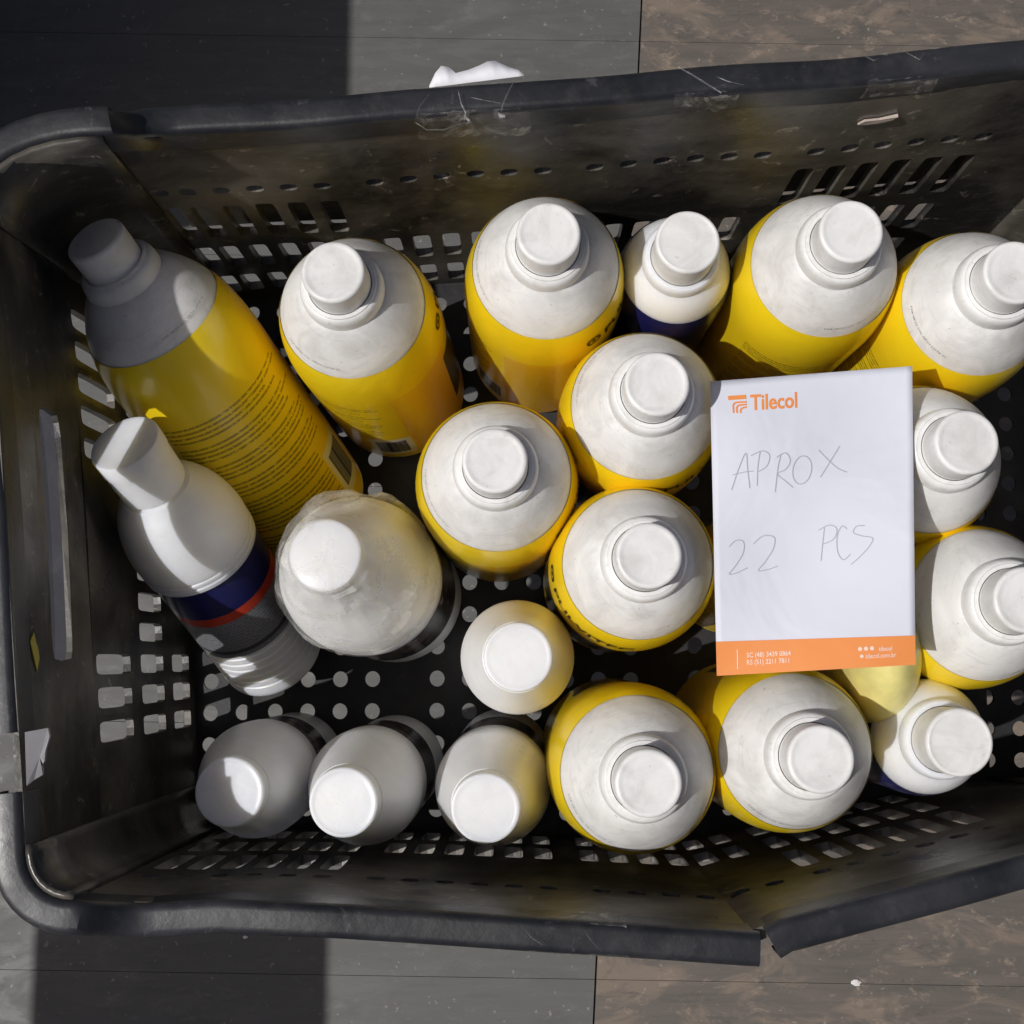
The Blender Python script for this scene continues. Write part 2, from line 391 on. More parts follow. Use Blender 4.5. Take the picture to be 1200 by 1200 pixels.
def perforated(name, P, us, vs_, hole, mat, flip=False, thick=0.003):
    verts, faces, key = [], [], {}
    def V(u, v):
        k = (round(u, 5), round(v, 5))
        if k not in key: key[k] = len(verts); verts.append(P(u, v))
        return key[k]
    for i in range(len(us) - 1):
        for j in range(len(vs_) - 1):
            u0, u1, v0, v1 = us[i], us[i + 1], vs_[j], vs_[j + 1]
            h = hole(i, j, u0, u1, v0, v1)
            if h is False: continue
            cn = [V(u1, v1), V(u0, v1), V(u0, v0), V(u1, v0)]
            if h is None: faces.append((cn[0], cn[1], cn[2], cn[3])); continue
            hu, hv, n = h; cu, cv = (u0 + u1) / 2, (v0 + v1) / 2
            ring = []
            for k in range(16):
                a = 2 * math.pi * k / 16; c_, s_ = math.cos(a), math.sin(a)
                ring.append(V(cu + math.copysign(abs(c_) ** (2 / n), c_) * hu, cv + math.copysign(abs(s_) ** (2 / n), s_) * hv))
            for q in range(4):
                for k in range(4):
                    faces.append((cn[q], ring[(q * 4 + k + 1) % 16], ring[q * 4 + k]))
                faces.append((cn[q], cn[(q + 1) % 4], ring[(q * 4 + 4) % 16]))
    o = link_mesh(name, verts, faces, mat, None)
    s = o.modifiers.new('thickness', 'SOLIDIFY'); s.thickness = thick; s.offset = 1 if flip else -1
    to_crate(o); return o

ROWS = [0.0, 0.006, 0.052, 0.062, 0.112, 0.122, 0.186, 0.1965, 0.2145, 0.25, ZR - .0035]
def hole_row(j):
    return {1: (0.0058, 0.0185, 7), 3: (0.0058, 0.0215, 7), 5: (0.0058, 0.0275, 7), 7: (0.0050, 0.0050, 2.4)}.get(j)
def groups(first, starts, n, pitch, end):
    us, cell = [first], []
    for s0 in starts:
        if s0 - pitch / 2 > us[-1] + 1e-4: us.append(s0 - pitch / 2); cell.append(None)
        nk = n[starts.index(s0)] if isinstance(n, list) else n
        for k in range(nk): us.append(s0 - pitch / 2 + (k + 1) * pitch); cell.append(s0)
    if end > us[-1] + 1e-4: us.append(end); cell.append(None)
    return us, cell
def densify(us, cell, step=0.005):
    U2, C2 = [us[0]], []
    for a, b, c in zip(us[:-1], us[1:], cell):
        n = max(1, int(math.ceil((b - a) / step))) if c is None else 1
        for k in range(n): U2.append(a + (b - a) * (k + 1) / n); C2.append(c)
    return U2, C2
pt = 0.0188
sx = [U(180, 232, .205).x, U(439, 211, .205).x, U(697, 191, .205).x, U(958, 167, .205).x - .001]
us, cell = densify(*groups(XL, sx, 6, pt, XR)) if sx[0] - pt / 2 > XL else densify(*groups(sx[0] - pt / 2, sx, 6, pt, XR))
XLt = us[0]
def mk_hole(cell, midrow=True, skiprow5=(1, 2), skip1=()):
    st_ = sorted(set(c for c in cell if c is not None))
    def h(i, j, u0, u1, v0, v1):
        if cell[i] is None: return None
        if j == 5 and st_.index(cell[i]) in skiprow5: return None
        if j == 1 and st_.index(cell[i]) in skip1: return None
        return hole_row(j)
    return h
us = [XL] + [u for u in us if u > XL + 0.004]
usT = us; cellT = cell[-(len(us) - 1):]
perforated('side_wall', wall_top, usT, ROWS, mk_hole(cellT), M['crate'], thick=.0058)
usb, cellb = densify(*groups(XL, [max(XL + .0115, -0.190), -0.0715, 0.047, 0.1655 - .003], 6, 0.0181, XR))
perforated('side_wall', wall_bot, usb, ROWS, mk_hole(cellb), M['crate'], flip=True, thick=.0058)
for a_, b_ in ((XL, XL + .105), (.150, XR)):
    perforated('backing_plate', lambda u, v: wall_top(u, v) + Vector((0, .016, 0)), [a_, (a_ + b_) / 2, b_], [.112, .15, .19], lambda *a: None, M['crate'], flip=True)
# left end wall with its hand hole
yl = [YB + 0.012, 0.0, 0.105, 0.16]
us, cell = densify(*groups(YB, [U(130, 855, .15).y, 0.0155, 0.118], [3, 5, 5], 0.0187, YT))
HZ0, HZ1 = 0.2115, 0.238
yh1 = U(60, 476, .235).y; yh0 = U(80, 775, .235).y
R2 = [0.0, 0.006, 0.052, 0.062, 0.112, 0.122, 0.186]
perforated('end_wall', wall_left, us, R2, mk_hole(cell, skiprow5=(1,), skip1=(1,)), M['crate'], flip=False, thick=.0045)
nn = 14; usx = [YB, yh0 - .004, yh1 + .004, YT]
def densx(a, b, n): return [a + (b - a) * k / n for k in range(n + 1)]
fine = densx(YB, yh0 - .004, 5)[:-1] + densx(yh0 - .004, yh1 + .004, 1)[:-1] + densx(yh1 + .004, YT, 5)
perforated('end_wall_upper', wall_left, fine, [0.186, 0.208, 0.246, ZR],
           lambda i, j, u0, u1, v0, v1: ((u1 - u0) / 2 - .004, (HZ1 - HZ0) / 2, 9) if (j == 1 and abs(u0 - (yh0 - .004)) < 1e-5) else None, M['crate'])
perforated('end_wall', wall_right, us, ROWS, mk_hole(cell, skiprow5=(1,), skip1=(1,)), M['crate'], flip=True)
for cf, fl in ((cTL, True), (cTR, True), (cBR, True), (cBL, True)):
    perforated('corner_wall', cf, densx(0, 1, 8), [0, .06, .12, .18, .24, ZR], lambda *a: None, M['crate'], flip=fl)
for o in crate.children:
    if 'corner' in o.name: o.data.polygons.foreach_set('use_smooth', [True] * len(o.data.polygons))
# floor panel
fx0, fx1 = wall_left(0.05, 0).x - .002, wall_right(0.05, 0).x + .002
def floorP(a, b):
    x = fx0 + a * (fx1 - fx0); xc = min(max(x, XL), XR)
    return Vector((x, ll(fbB(xc) - .002, ftB(xc) + .002, b), 0.0))
nx, ny = int((fx1 - fx0) / 0.0222), int(0.372 / 0.0216)
gx = [0] + [0.012 + (k / nx) * 0.976 for k in range(nx + 1)] + [1]
gy = [0] + [0.014 + (k / ny) * 0.972 for k in range(ny + 1)] + [1]
wx = (fx1 - fx0); 
perforated('floor_panel', floorP, gx, gy, lambda i, j, u0, u1, v0, v1:
           (0.0053 / wx, 0.0053 / 0.372, 2) if (0 < i < len(gx) - 2 and 0 < j < len(gy) - 2 and i % 8 != 7) else None, M['floor'], flip=False, thick=0.0028)

# rim
def loop_pts():
    pts = []
    N = Vector
    def zz(z): return z
    for k in range(13): 
        y = ll(YB, YT, k / 12); pts.append(('L', wall_left(y, ZR)))
    for k in range(1, 10): pts.append(('TL', cTL(k / 10, ZR)))
    for k in range(97):
        x = ll(XL, XR, k / 96); pts.append(('T', wall_top(x, ZR)))
    for k in range(1, 10): pts.append(('TR', cTR(k / 10, ZR)))
    for k in range(13):
        y = ll(YT, YB, k / 12); pts.append(('R', wall_right(y, ZR)))
    for k in range(1, 10): pts.append(('BR', cBR(k / 10, ZR)))
    for k in range(97):
        x = ll(XR, XL, k / 96); pts.append(('B', wall_bot(x, ZR)))
    for k in range(1, 10): pts.append(('BL', cBL(k / 10, ZR)))
    return pts
LP = [p for _, p in loop_pts()]
def prof_rim(w=0.0158, h=0.020, r=0.0042):
    out = []
    for cx, cz, a0 in ((w / 2 - r, -r, 0), (-w / 2 + r, -r, 90), ):
        for k in range(6):
            a = R_(a0 + 18 * k); out.append((cx + r * math.cos(a), cz + r * math.sin(a)))
    out += [(-w / 2, -h), (-w / 2 + .0022, -h), (-w / 2 + .0022, -r), (w / 2 - .0022, -r), (w / 2 - .0022, -h), (w / 2, -h)]
    return out
def sweep(name, path, prof, mat, zoff=None, width=None, side=0.0076, closed=False, cap=True):
    verts, faces, n = [], [], len(path); m = len(prof)
    for i, p in enumerate(path):
        a = path[max(i - 1, 0)]; b = path[min(i + 1, n - 1)]
        t = (b - a); t.z = 0; t.normalize(); nrm = Vector((-t.y, t.x, 0))     # outward (path runs clockwise)
        dz = zoff[i] if zoff else 0; wsc = width[i] if width else 1
        for (q, z) in prof:
            verts.append(p + nrm * (side + q * wsc) + Vector((0, 0, z + dz)))
    for i in range(n - 1):
        for k in range(m):
            k2 = (k + 1) % m; faces.append((i * m + k, i * m + k2, (i + 1) * m + k2, (i + 1) * m + k))
    if cap: faces += [tuple(range(m))[::-1], tuple((n - 1) * m + k for k in range(m))]
    o = link_mesh(name, verts, faces, mat, None, True); o.data.set_sharp_from_angle(angle=R_(35)); return o
def raise_at(p):                        # corners of the rim stand higher than its sides
    dz = 0.0
    pxy = p
    dL = p.x - (-0.2365); 
    s = min(1, max(0, (p.x + 0.200) / 0.028)); s = s * s * (3 - 2 * s)
    s2 = min(1, max(0, (0.30 - p.x) / 0.028)); s2 = s2 * s2 * (3 - 2 * s2)
    return 0.0075 * (1 - min(s, s2))
def sub(path):
    out = []
    for a, b in zip(path[:-1], path[1:]):
        n = max(1, int((b - a).length / 0.006))
        for k in range(n): out.append(a.lerp(b, k / n))
    out.append(path[-1]); return out
xk = U(893, 1093, ZR).x
i0 = 0
full = LP
# order: L (up) TL T TR R(down) BR B(leftwards) BL
nL = 13
seq = full[nL:] + full[:nL]            # TL ... BL, L(up)
yn0, yn1 = U(20, 928, ZR).y, U(18, 858, ZR).y
B_start = [i for i, p in enumerate(full) if p == full[-(9 + 97)]][0]
right_part = full[:B_start]            # L..BR
right_part = [p for p in right_part[:13] if p.y > yn1 + 0.002]; right_part = [wall_left(yn1, ZR)] + right_part + full[13:B_start]
Bx = full[B_start:B_start + 97]
right_part += [p for p in Bx if p.x > xk + 0.006] + [wall_bot(xk + 0.0010, ZR)]
left_part = [wall_bot(xk - 0.001, ZR) + Vector((0, 0, 0))] + [p for p in Bx if p.x < xk - 0.006] + full[-9:]
left_part += [p for p in full[:13] if p.y < yn0 - .002] + [wall_left(yn0, ZR)]
for path in (right_part, left_part):
    s = sub(path); jit = [0.0022 + 0.0004 * math.sin(p.x * 61 + p.y * 47) for p in s]
    o = sweep('rim', s, prof_rim(), M['rim'], jit)
    to_crate(o)
# under-rim wall extension at the raised corners is covered by the rim's own skirt
# handle grip
for k_, (x0_, x1_, zt_, th_) in enumerate(((-.0052, -.030, .207, .003),)):
    vv = []
    for k in range(17):
        y_ = ll(yh0 - .004, yh1 + .004, k / 16); p_ = wall_left(y_, .207); cz = .004 * abs(k / 8 - 1) ** 6
        for (dx, dz) in ((x0_, 0), (-.012, -.0015), (-.021, .0005), (x1_, .006), (x1_ - .003, .006), (x1_ - .003, -.006), (x0_, -.006)):
            vv.append(p_ + Vector((dx, 0, dz + cz * (dz > -.004))))
    ff = [(k * 7 + q, k * 7 + (q + 1) % 7, (k + 1) * 7 + (q + 1) % 7, (k + 1) * 7 + q) for k in range(16) for q in range(7)]
    ff += [tuple(range(7)), tuple(16 * 7 + q for q in range(6, -1, -1))]
    to_crate(link_mesh('handle_lip', vv, ff, M['grip'], None))
# recess plates round the hand hole, broken edge, flecks
def slab(name, pts, zlist, mat, th=0.0016, parent_crate=True):
    vv = [Vector(p) for p in pts]; n = len(vv); c = sum(vv, Vector()) / n
    verts = vv + [p - Vector((0, 0, th)) for p in vv] + [c]
    faces = [(k, (k + 1) % n, 2 * n) for k in range(n)] + [(k, k + n, (k + 1) % n + n, (k + 1) % n) for k in range(n)] + [tuple(range(2 * n - 1, n - 1, -1))]
    o = link_mesh(name, verts, faces, mat); 
    return to_crate(o) if parent_crate else o
zs = 0.309
slab('broken_edge', [U(x, y, zs + dz) for x, y, dz in ((29, 858, 0), (56, 853, -.004), (58, 863, -.004), (53, 880, -.003), (52, 892, -.003), (49, 897, -.004), (50, 908, -.003), (40, 914, -.002), (31, 921, 0))], None, M['shard'], 0.002)
pf = wall_left(U(38, 762, .262).y, .262)
def fleck(name, wall, u, z, shape, mat, th=0.0008, off=1):
    e1 = (wall(u + .004, z) - wall(u - .004, z)).normalized(); e2 = (wall(u, z + .004) - wall(u, z - .004)).normalized()
    nr = e1.cross(e2).normalized(); 
    if nr.dot(Vector((0.02, 0.05, z)) - wall(u, z)) < 0: nr = -nr
    c = wall(u, z); out = [c + e1 * a + e2 * b + nr * 0.0004 for a, b in shape]
    n = len(out); top = [p + nr * th * random.uniform(.5, 1.6) for p in out]
    faces = [tuple(range(n, 2 * n))] + [(k, (k + 1) % n, n + (k + 1) % n, n + k) for k in range(n)]
    o = link_mesh(name, out + top, faces, mat); return to_crate(o)
fleck('paint_fleck', wall_left, pf.y, .262, [(-.010, 0), (-.004, .004), (.004, .0075), (.0085, .004), (.004, .001), (.001, -.003), (-.004, -.004)], M['paint'])
xf = U(1020, 140, .235).x
fleck('sticker_scrap', wall_top, xf, .242, [(-.0085, -.002), (-.004, -.003), (.004, -.004), (.009, .001), (.011, .005), (.002, .002), (-.006, .002)], M['tan'], 0.0012)

# ------------------------------------------------------------------ bottles
def make_big():
    t = empty('glue_bottle')
    DOME = arc((.0470, .148), (.0468, .186), (.0355, .2045), 14)
    prof = [(0, 0.002), (.040, .002)] + arc((.040, .002), (.0470, .002), (.0470, .009), 5)[1:] + [(.0470, .05), (.0470, .11), (.0470, .1475)]
    prof += DOME[0:] + arc((.0355, .2045), (.0270, .2190), (.0215, .2208), 6)[1:]
    lathe('body', prof, M['white'], t, 64)
    cl = [(.0212, .2185), (.0228, .2200)] + arc((.0228, .2200), (.0229, .2285), (.0208, .2298), 4)[1:] + [(.0198, .2302), (.0196, .2310)] + [(.0176, .2312), (.0172, .2300)]
    lathe('neck_collar', cl, M['cap'], t, 48)
    cp = [(.0168, .2270), (.0170, .2315), (.0168, .2318), (.0168, .2474)] + arc((.0168, .2474), (.0168, .2496), (.0150, .2498), 5)[1:] + [(.0142, .24972), (.0134, .2495), (.0120, .24945), (.004, .2494), (0.0001, .2494)]
    lathe('cap', cp, M['cap'], t, 60, smooth_angle=30)
    lb = [(.0474, .011), (.0475, .05), (.0475, .1), (.0475, .147)] + [(r + .0005, z) for r, z in DOME[:11]]
    lathe('label', lb, M['yellow'], t, 64, uvf=True, smooth_angle=60)
    # brand lettering wraps round the front of the bottle just below the shoulder
    vs_, fs = text_verts('PULVITEC', 0.025)
    wd = max(v.x for v in vs_); H = 0.0115; R0 = .0477
    out = []
    dz_, dr_ = [d[1] for d in DOME], [d[0] for d in DOME]
    def on_label(a, z_):
        rr_ = float(np.interp(z_, dz_, dr_)) + .0010; return (rr_ * math.cos(a), rr_ * math.sin(a), z_)
    for v in vs_: out.append(on_label((v.x - wd / 2) * H * 1.25 / R0, max(.167 + v.y * H * .85, .1)))
    # ring emblem left of the word
    n0 = len(out); a0 = -wd / 2 * H * 1.25 / R0 - 0.17
    faces = list(fs)
    for k in range(20):
        q = 2 * math.pi * k / 20
        for rr in (.0052, .0034):
            a = a0 + rr * math.cos(q) / R0; out.append(on_label(a, .1712 + rr * math.sin(q) * .85))
    for k in range(20):
        k2 = (k + 1) % 20; faces.append((n0 + 2 * k, n0 + 2 * k2, n0 + 2 * k2 + 1, n0 + 2 * k + 1))
    m0 = len(out)
    for k in range(10):
        q = 2 * math.pi * k / 10; a = a0 + .0016 * math.cos(q) / R0; out.append(on_label(a, .1712 + .0016 * math.sin(q)))
    faces.append(tuple(range(m0, m0 + 10)))
    link_mesh('lettering', out, faces, M['ink'], t)
    # faint printed code running round the white shoulder
    vs2, fs2 = text_verts('FAB 08/22 VAL 08/24 LOTE 21', 0.0)
    wd = max(v.x for v in vs2); H = .0026; out = []
    for v in vs2:
        a = math.pi + 0.2 + (v.x - wd / 2) * H / .036; q_ = DOME[12]; e_ = DOME[13]; f_ = v.y * .5
        r = q_[0] + (e_[0] - q_[0]) * f_; tt = q_[1] + (e_[1] - q_[1]) * f_; out.append(((r + .0006) * math.cos(a), (r + .0006) * math.sin(a), tt + .0003))
    link_mesh('date_code', out, fs2, M['code'], t)
    return t
M['code'] = simple('faded_grey_ink', (0.33, 0.32, 0.33), 0.5)

def make_small():
    t = empty('small_glue_bottle')
    prof = [(0, 0.001), (.028, .001)] + arc((.028, .001), (.0318, .001), (.0318, .006), 4)[1:] + [(.0318, .08), (.0318, .138)]
    prof += arc((.0318, .138), (.0316, .166), (.0205, .1745), 10)[1:]
    lathe('body', prof, M['clean'], t, 56)
    lathe('neck_collar', [(.0195, .172), (.0208, .1735)] + arc((.0208, .1735), (.0209, .1815), (.0192, .1823), 4)[1:] + [(.017, .1825)], M['clean'], t, 48)
    lathe('cap', [(.0166, .180), (.0167, .2028)] + arc((.0167, .2028), (.0167, .205), (.015, .2052), 4)[1:] + [(.0145, .2050), (.0138, .2049), (.012, .2049), (.0001, .2049)], M['cap'], t, 56)
    lathe('label', [(.0321, .01), (.0322, .06), (.0322, .125)], M['darklabel'], t, 56)
    lathe('label_band', [(.0323, .118), (.0323, .1375)] + [(q + .0005, z_) for q, z_ in arc((.0318, .138), (.0316, .166), (.0205, .1745), 10)[:5]], M['navy'], t, 56)
    return t
def make_cone():
    t = empty('cone_bottle')
    prof = [(0, 0.001), (.028, .001)] + arc((.028, .001), (.0325, .001), (.0325, .006), 4)[1:] + [(.0325, .07), (.0325, .108)]
    lathe('body', prof, M['clean'], t, 56)
    lathe('label', [(.0328, .058), (.0328, .08), (.0328, .105)], M['picture'], t, 56)
    cp = [(.0327, .1085), (.0336, .110), (.0337, .128)] + arc((.0337, .128), (.0338, .136), (.0318, .142), 6)[1:] + [(.0255, .166), (.0196, .1885), (.0194, .1892), (.0189, .1894), (.0184, .1992)] + arc((.0184, .1992), (.0184, .2003), (.0172, .2004), 3)[1:] + [(.0161, .2001), (.0156, .2000), (.014, .2000), (.006, .2000), (.0001, .2000)]
    lathe('overcap', cp, M['clean'], t, 56)
    return t
def place(t, px, py, H, face=0.0, label='', cat='bottle', group=None, lean=None, scale=1.0):
    """cap top seen at (px, py) at height H; lean = (base px, py, z) if the bottle leans"""
    top = U(px, py, H)
    if lean: base = U(*lean)
    else: base = Vector((top.x, top.y, 0.0012))
    ax = (top - base).normalized()
    t.location = base; t.rotation_mode = 'QUATERNION'
    t.rotation_quaternion = Vector((0, 0, 1)).rotation_difference(ax) @ Quaternion((0, 0, 1), R_(face))
    t.scale = (scale,) * 3
    tag(t, label, cat, group); return t

# face = direction (deg) in which the brand lettering looks; the text side is opposite
G1 = 'large yellow and white glue bottles packed in the crate'
big = make_big()
BIG = [
 (113, 283, .226, 137, 'large yellow bottle leaning in the upper left corner, its printed text side up', (357, 598, .027)),
 (390, 318, .25, 45, 'yellow bottle second from the left in the top row, cap sunlit', (468, 463, .002)),
 (643, 274, .25, -5, 'large yellow bottle in the top row left of the small navy-labelled bottle', None),
 (1005, 262, .262, 100, 'yellow bottle above the note\'s top right corner, right of the small capped bottle', None),
 (1192, 318, .252, 20, 'yellow bottle cut by the right edge above the note, topmost at the right', None),
 (770, 450, .25, -38, 'yellow bottle just left of the note\'s top, brand word showing on its lower side', None),
 (580, 540, .25, 10, 'yellow bottle in the middle of the crate between the film-wrapped bottle and the note', None),
 (762, 650, .256, -128, 'yellow bottle touching the note\'s left edge, whose cap shades the paper', None),
 (1134, 518, .25, 130, 'bottle partly covered by the right edge of the note, yellow only at its foot', (975, 588, .002)),
 (1203, 703, .25, 120, 'yellow bottle cut by the right edge, below and right of the note', None),
 (760, 918, .25, 30, 'yellow bottle in the bottom row right of the white cone-capped bottles', None),
 (962, 890, .25, 60, 'yellow bottle directly below the note\'s orange strip', None),
 (958, 640, .212, 80, 'yellow bottle hidden under the note with only a sliver of label showing', (848, 676, .002)),
]
for k, (px, py, H, face, lab, lean) in enumerate(BIG):
    t = big if k == 0 else copy_tree(big)
    sc = 1.0 if H >= .24 or lean and lean[2] > .01 else H / .25
    if lean and lean[2] < .01: sc = (U(px, py, H) - U(*lean)).length / .25; sc = min(sc, 1.05)
    place(t, px, py, H, face, lab, 'bottle', G1, lean, sc)
small = make_small()
s2 = copy_tree(small)
G2 = 'small white-capped bottles with navy-banded labels'
place(small, 806, 284, .2172, 0, 'small white bottle in the top row between two large yellow ones', 'bottle', G2, None, 1.06)
place(s2, 1124, 870, .2172, 0, 'small white bottle with navy band at lower right below the pale yellow one', 'bottle', G2, None, 1.06)
G3 = 'white bottles with cone-shaped overcaps'
cone = make_cone()
for k, (px, py, lab, lean) in enumerate([(270, 928, 'leftmost cone-capped white bottle at the bottom left, its cap half in shade', (348, 890, .002)),
                                   (403, 940, 'middle one of the three cone-capped white bottles in the bottom row', (466, 893, .002)),
                                   (569, 947, 'rightmost of the three cone-capped white bottles in the bottom row, next to a yellow one', (590, 885, .002)),
                                   (607, 770, 'cone-capped white bottle standing alone in the centre above the bottom row', None)]):
    t = cone if k == 0 else copy_tree(cone)
    place(t, px, py, .2, 0, lab, 'bottle', G3, lean)

# big white bottle in crinkled film
fb = empty('film_wrapped_bottle')
prof = [(0, .001), (.040, .001)] + arc((.040, .001), (.0455, .001), (.0455, .007), 4)[1:] + [(.0455, .06), (.0455, .118), (.0445, .122)]
lathe('body', prof, M['clean'], fb, 64)
lathe('label', [(.0459, .045), (.0459, .07), (.0459, .112)], M['picture'], fb, 64)
cpp = [(.0445, .121), (.0462, .1225), (.0464, .136), (.0455, .1395), (.0458, .142)] + arc((.0458, .142), (.0455, .160), (.034, .184), 8)[1:] + arc((.034, .184), (.0215, .212), (.0192, .2285), 6)[1:] + [(.0188, .2325)] + arc((.0188, .2325), (.0188, .2345), (.0172, .2347), 3)[1:] + [(.0001, .2342)]
lathe('overcap', cpp, M['clean'], fb, 64)
from mathutils import noise as mn
def crink(r, z, a):
    if r < 0.0175: return r, z + (.0003 if r > .001 else 0)
    p = Vector((math.cos(a) * 1.25, math.sin(a) * 1.25, z * 22))
    n = abs(mn.noise(p)) + .6 * abs(mn.noise(p * 2.1 + Vector((5, 2, 1)))) 
    k = 0.0004 + 0.0092 * n * (1 if .148 < z < .226 else .2)
    a2 = mn.noise(p * 3 + Vector((9, 9, 9)))
    return r + k * .7, z + k * .55 + a2 * .0007
A1 = arc((.0458, .142), (.0455, .160), (.034, .184), 8)[1:] + arc((.034, .184), (.0215, .212), (.0192, .2285), 9)[1:]
fp = [(.0468, .137), (.0466, .142)] + [(r + .0004, z) for r, z in A1] + [(.0192, .233), (.0180, .2352), (.010, .2353), (.0001, .2353)]
fl = lathe('cling_film', fp, M['film'], fb, 52, wob=crink, smooth_angle=13)
place(fb, 381, 651, .2347, 0, 'wide white bottle wrapped in crinkled clear film, dark picture label below', 'bottle', None, (466, 700, .002))
# leaning white bottle with navy, red and grey label
nb = empty('spray_bottle')
pr = [(0, .001), (.028, .001)] + arc((.028, .001), (.0325, .001), (.0325, .005), 3)[1:]
z = .008
for k in range(6): pr += [(.0325, z), (.0325, z + .004), (.0318, z + .0046), (.0318, z + .0056)]; z += .0062
pr += [(.0325, z), (.0325, .09), (.0315, .1115)]
lathe('body', pr, M['clean'], nb, 56)
lathe('label', [(.0328, .047), (.0329, .06), (.0328, .079)], M['metal'], nb, 56, uvf=True)
lathe('red_band', [(.0330, .0792), (.0331, .083), (.0330, .0862)], M['red'], nb, 56)
lathe('navy_band', [(.0331, .0864), (.0332, .10), (.0325, .112)], M['navy'], nb, 56)
oc = [(.0325, .1105), (.0348, .1115), (.0350, .114), (.0342, .1146), (.0342, .1156), (.0350, .1162), (.0350, .118), (.0342, .1186), (.0342, .1196), (.0350, .1202), (.0352, .126)]
oc += arc((.0352, .126), (.0345, .146), (.0245, .160), 8)[1:] + [(.0205, .1645), (.0200, .1655), (.0172, .1662), (.0172, .1676), (.0184, .1682), (.0187, .189), (.0192, .1895), (.0192, .1995), (.0187, .2003), (.0180, .2004), (.0176, .2002), (.0001, .2002)]
lathe('overcap', oc, M['clean'], nb, 56)
place(nb, 153, 529, .192, 62, 'white bottle leaning on the left wall with navy, red and grey label', 'bottle', None, (322, 768, .028), 1.06)

# pale yellow oval bottle
pb_ = empty('oval_bottle')
def oval(name, prof, mat, ax=1.0, ay=1.0, seg=56):
    verts, faces = [], []
    for (r, z_) in prof:
        for i in range(seg):
            a = 2 * math.pi * i / seg; verts.append((r * ax * math.cos(a), r * ay * math.sin(a), z_))
    for j in range(len(prof) - 1):
        for i in range(seg): faces.append((j * seg + i, j * seg + (i + 1) % seg, (j + 1) * seg + (i + 1) % seg, (j + 1) * seg + i))
    return link_mesh(name, verts, faces, mat, pb_, True)
oval('body', [(.0001, .024), (.0095, .024), (.0105, .030), (.0165, .036), (.0225, .05), (.0235, .07), (.0235, .135)] + [(.0235 * math.cos(q), .135 + .058 * math.sin(q)) for q in [R_(6 * k) for k in range(1, 15)]] + [(.0001, .193)], M['pale'], .90, 1.55)
oval('cap', [(.0001, .001), (.0105, .001), (.0115, .003), (.0115, .0235), (.0001, .0238)], M['cap'])
place(pb_, 1050, 760, .214, -5, 'pale yellow bottle, rounded end up, half under the note\'s lower right corner', 'bottle', None, (985, 788, .002), 1.1)

# ------------------------------------------------------------------ note
note = empty('paper_note', U(955, 612, .222)); tag(note, 'white note with handwritten count and orange strip lying on the bottles', 'note')
bpy.context.view_layer.update()
ninv = Matrix.Translation(-note.location)
TLc, TRc, BLc, BRc = (832, 447), (1069, 429), (840, 792), (1073, 779)
def bil(s, t):
    x = (TLc[0] * (1 - s) + TRc[0] * s) * (1 - t) + (BLc[0] * (1 - s) + BRc[0] * s) * t
    y = (TLc[1] * (1 - s) + TRc[1] * s) * (1 - t) + (BLc[1] * (1 - s) + BRc[1] * s) * t
    return x, y
def nz(px, py):
    s = (px - 835) / 236; t = (py - 438) / 348
    return 0.2125 + 0.0225 * s + 0.0045 * math.sin(math.pi * min(max(t, 0), 1)) * (1 - s) + .0028 * math.sin(s * 5 + t * 4) + .0012 * math.sin(t * 9 - s * 3)
def NP(px, py, off=0.0): return ninv @ U(px, py, nz(px, py) + off)
ns, ntt = 30, 42
vv, ff = [], []
for j in range(ntt + 1):
    for i in range(ns + 1): vv.append(NP(*bil(i / ns, j / ntt)))
for j in range(ntt):
    for i in range(ns): a = j * (ns + 1) + i; ff.append((a, a + ns + 1, a + ns + 2, a + 1))
sh = link_mesh('sheet', vv, ff, M['paper'], note, True)
md = sh.modifiers.new('thickness', 'SOLIDIFY'); md.thickness = .00018; md.offset = -1
# orange foot strip
vv, ff = [], []
nstr = 24
for j in range(5):
    for i in range(nstr + 1):
        s = i / nstr; tb_ = .886 + .012 * (1 - s) * .0; t0 = .8855 + .0145 * s
        t0 = .884 + .018 * s
        vv.append(NP(*bil(s, t0 + (1 - t0) * j / 4), .0003))
for j in range(4):
    for i in range(nstr): a = j * (nstr + 1) + i; ff.append((a, a + nstr + 1, a + nstr + 2, a + 1))
link_mesh('orange_strip', vv, ff, M['orange'], note, True)
ANG = math.atan2(-18, 238)
def print_text(name, s, x0, y0, size, bold, mat, off=.00035, xs=1.0, ang=-0.076):
    vs_, fs = text_verts(s, bold)
    ca, sa = math.cos(ang), math.sin(ang)
    out = [NP(x0 + (v.x * size * xs) * ca + v.y * size * sa * -1 * -1 * 0 + v.y * size * (-sa) * -1 * .4, y0 + v.x * size * xs * sa - v.y * size, off) for v in vs_]
    return link_mesh(name, out, fs, mat, note)
print_text('brand_word', 'Tilecol', 879.5, 480.5, 25.5, .022, M['orange'], xs=0.80, ang=-0.06)
def flat_poly(name, polys, mat, off=.00035):
    vv, ff = [], []
    for poly in polys:
        n0 = len(vv); vv += [NP(x, y, off) for x, y in poly]; ff.append(tuple(range(n0, len(vv))))
    return link_mesh(name, vv, ff, mat, note)
def ribbon(pts, wdt, n=None):
    quads = []
    for a, b in zip(pts[:-1], pts[1:]):
        d = math.hypot(b[0] - a[0], b[1] - a[1]) or 1; nx_, ny_ = -(b[1] - a[1]) / d * wdt / 2, (b[0] - a[0]) / d * wdt / 2
        quads.append([(a[0] - nx_, a[1] - ny_), (b[0] - nx_, b[1] - ny_), (b[0] + nx_, b[1] + ny_), (a[0] + nx_, a[1] + ny_)])
    return quads
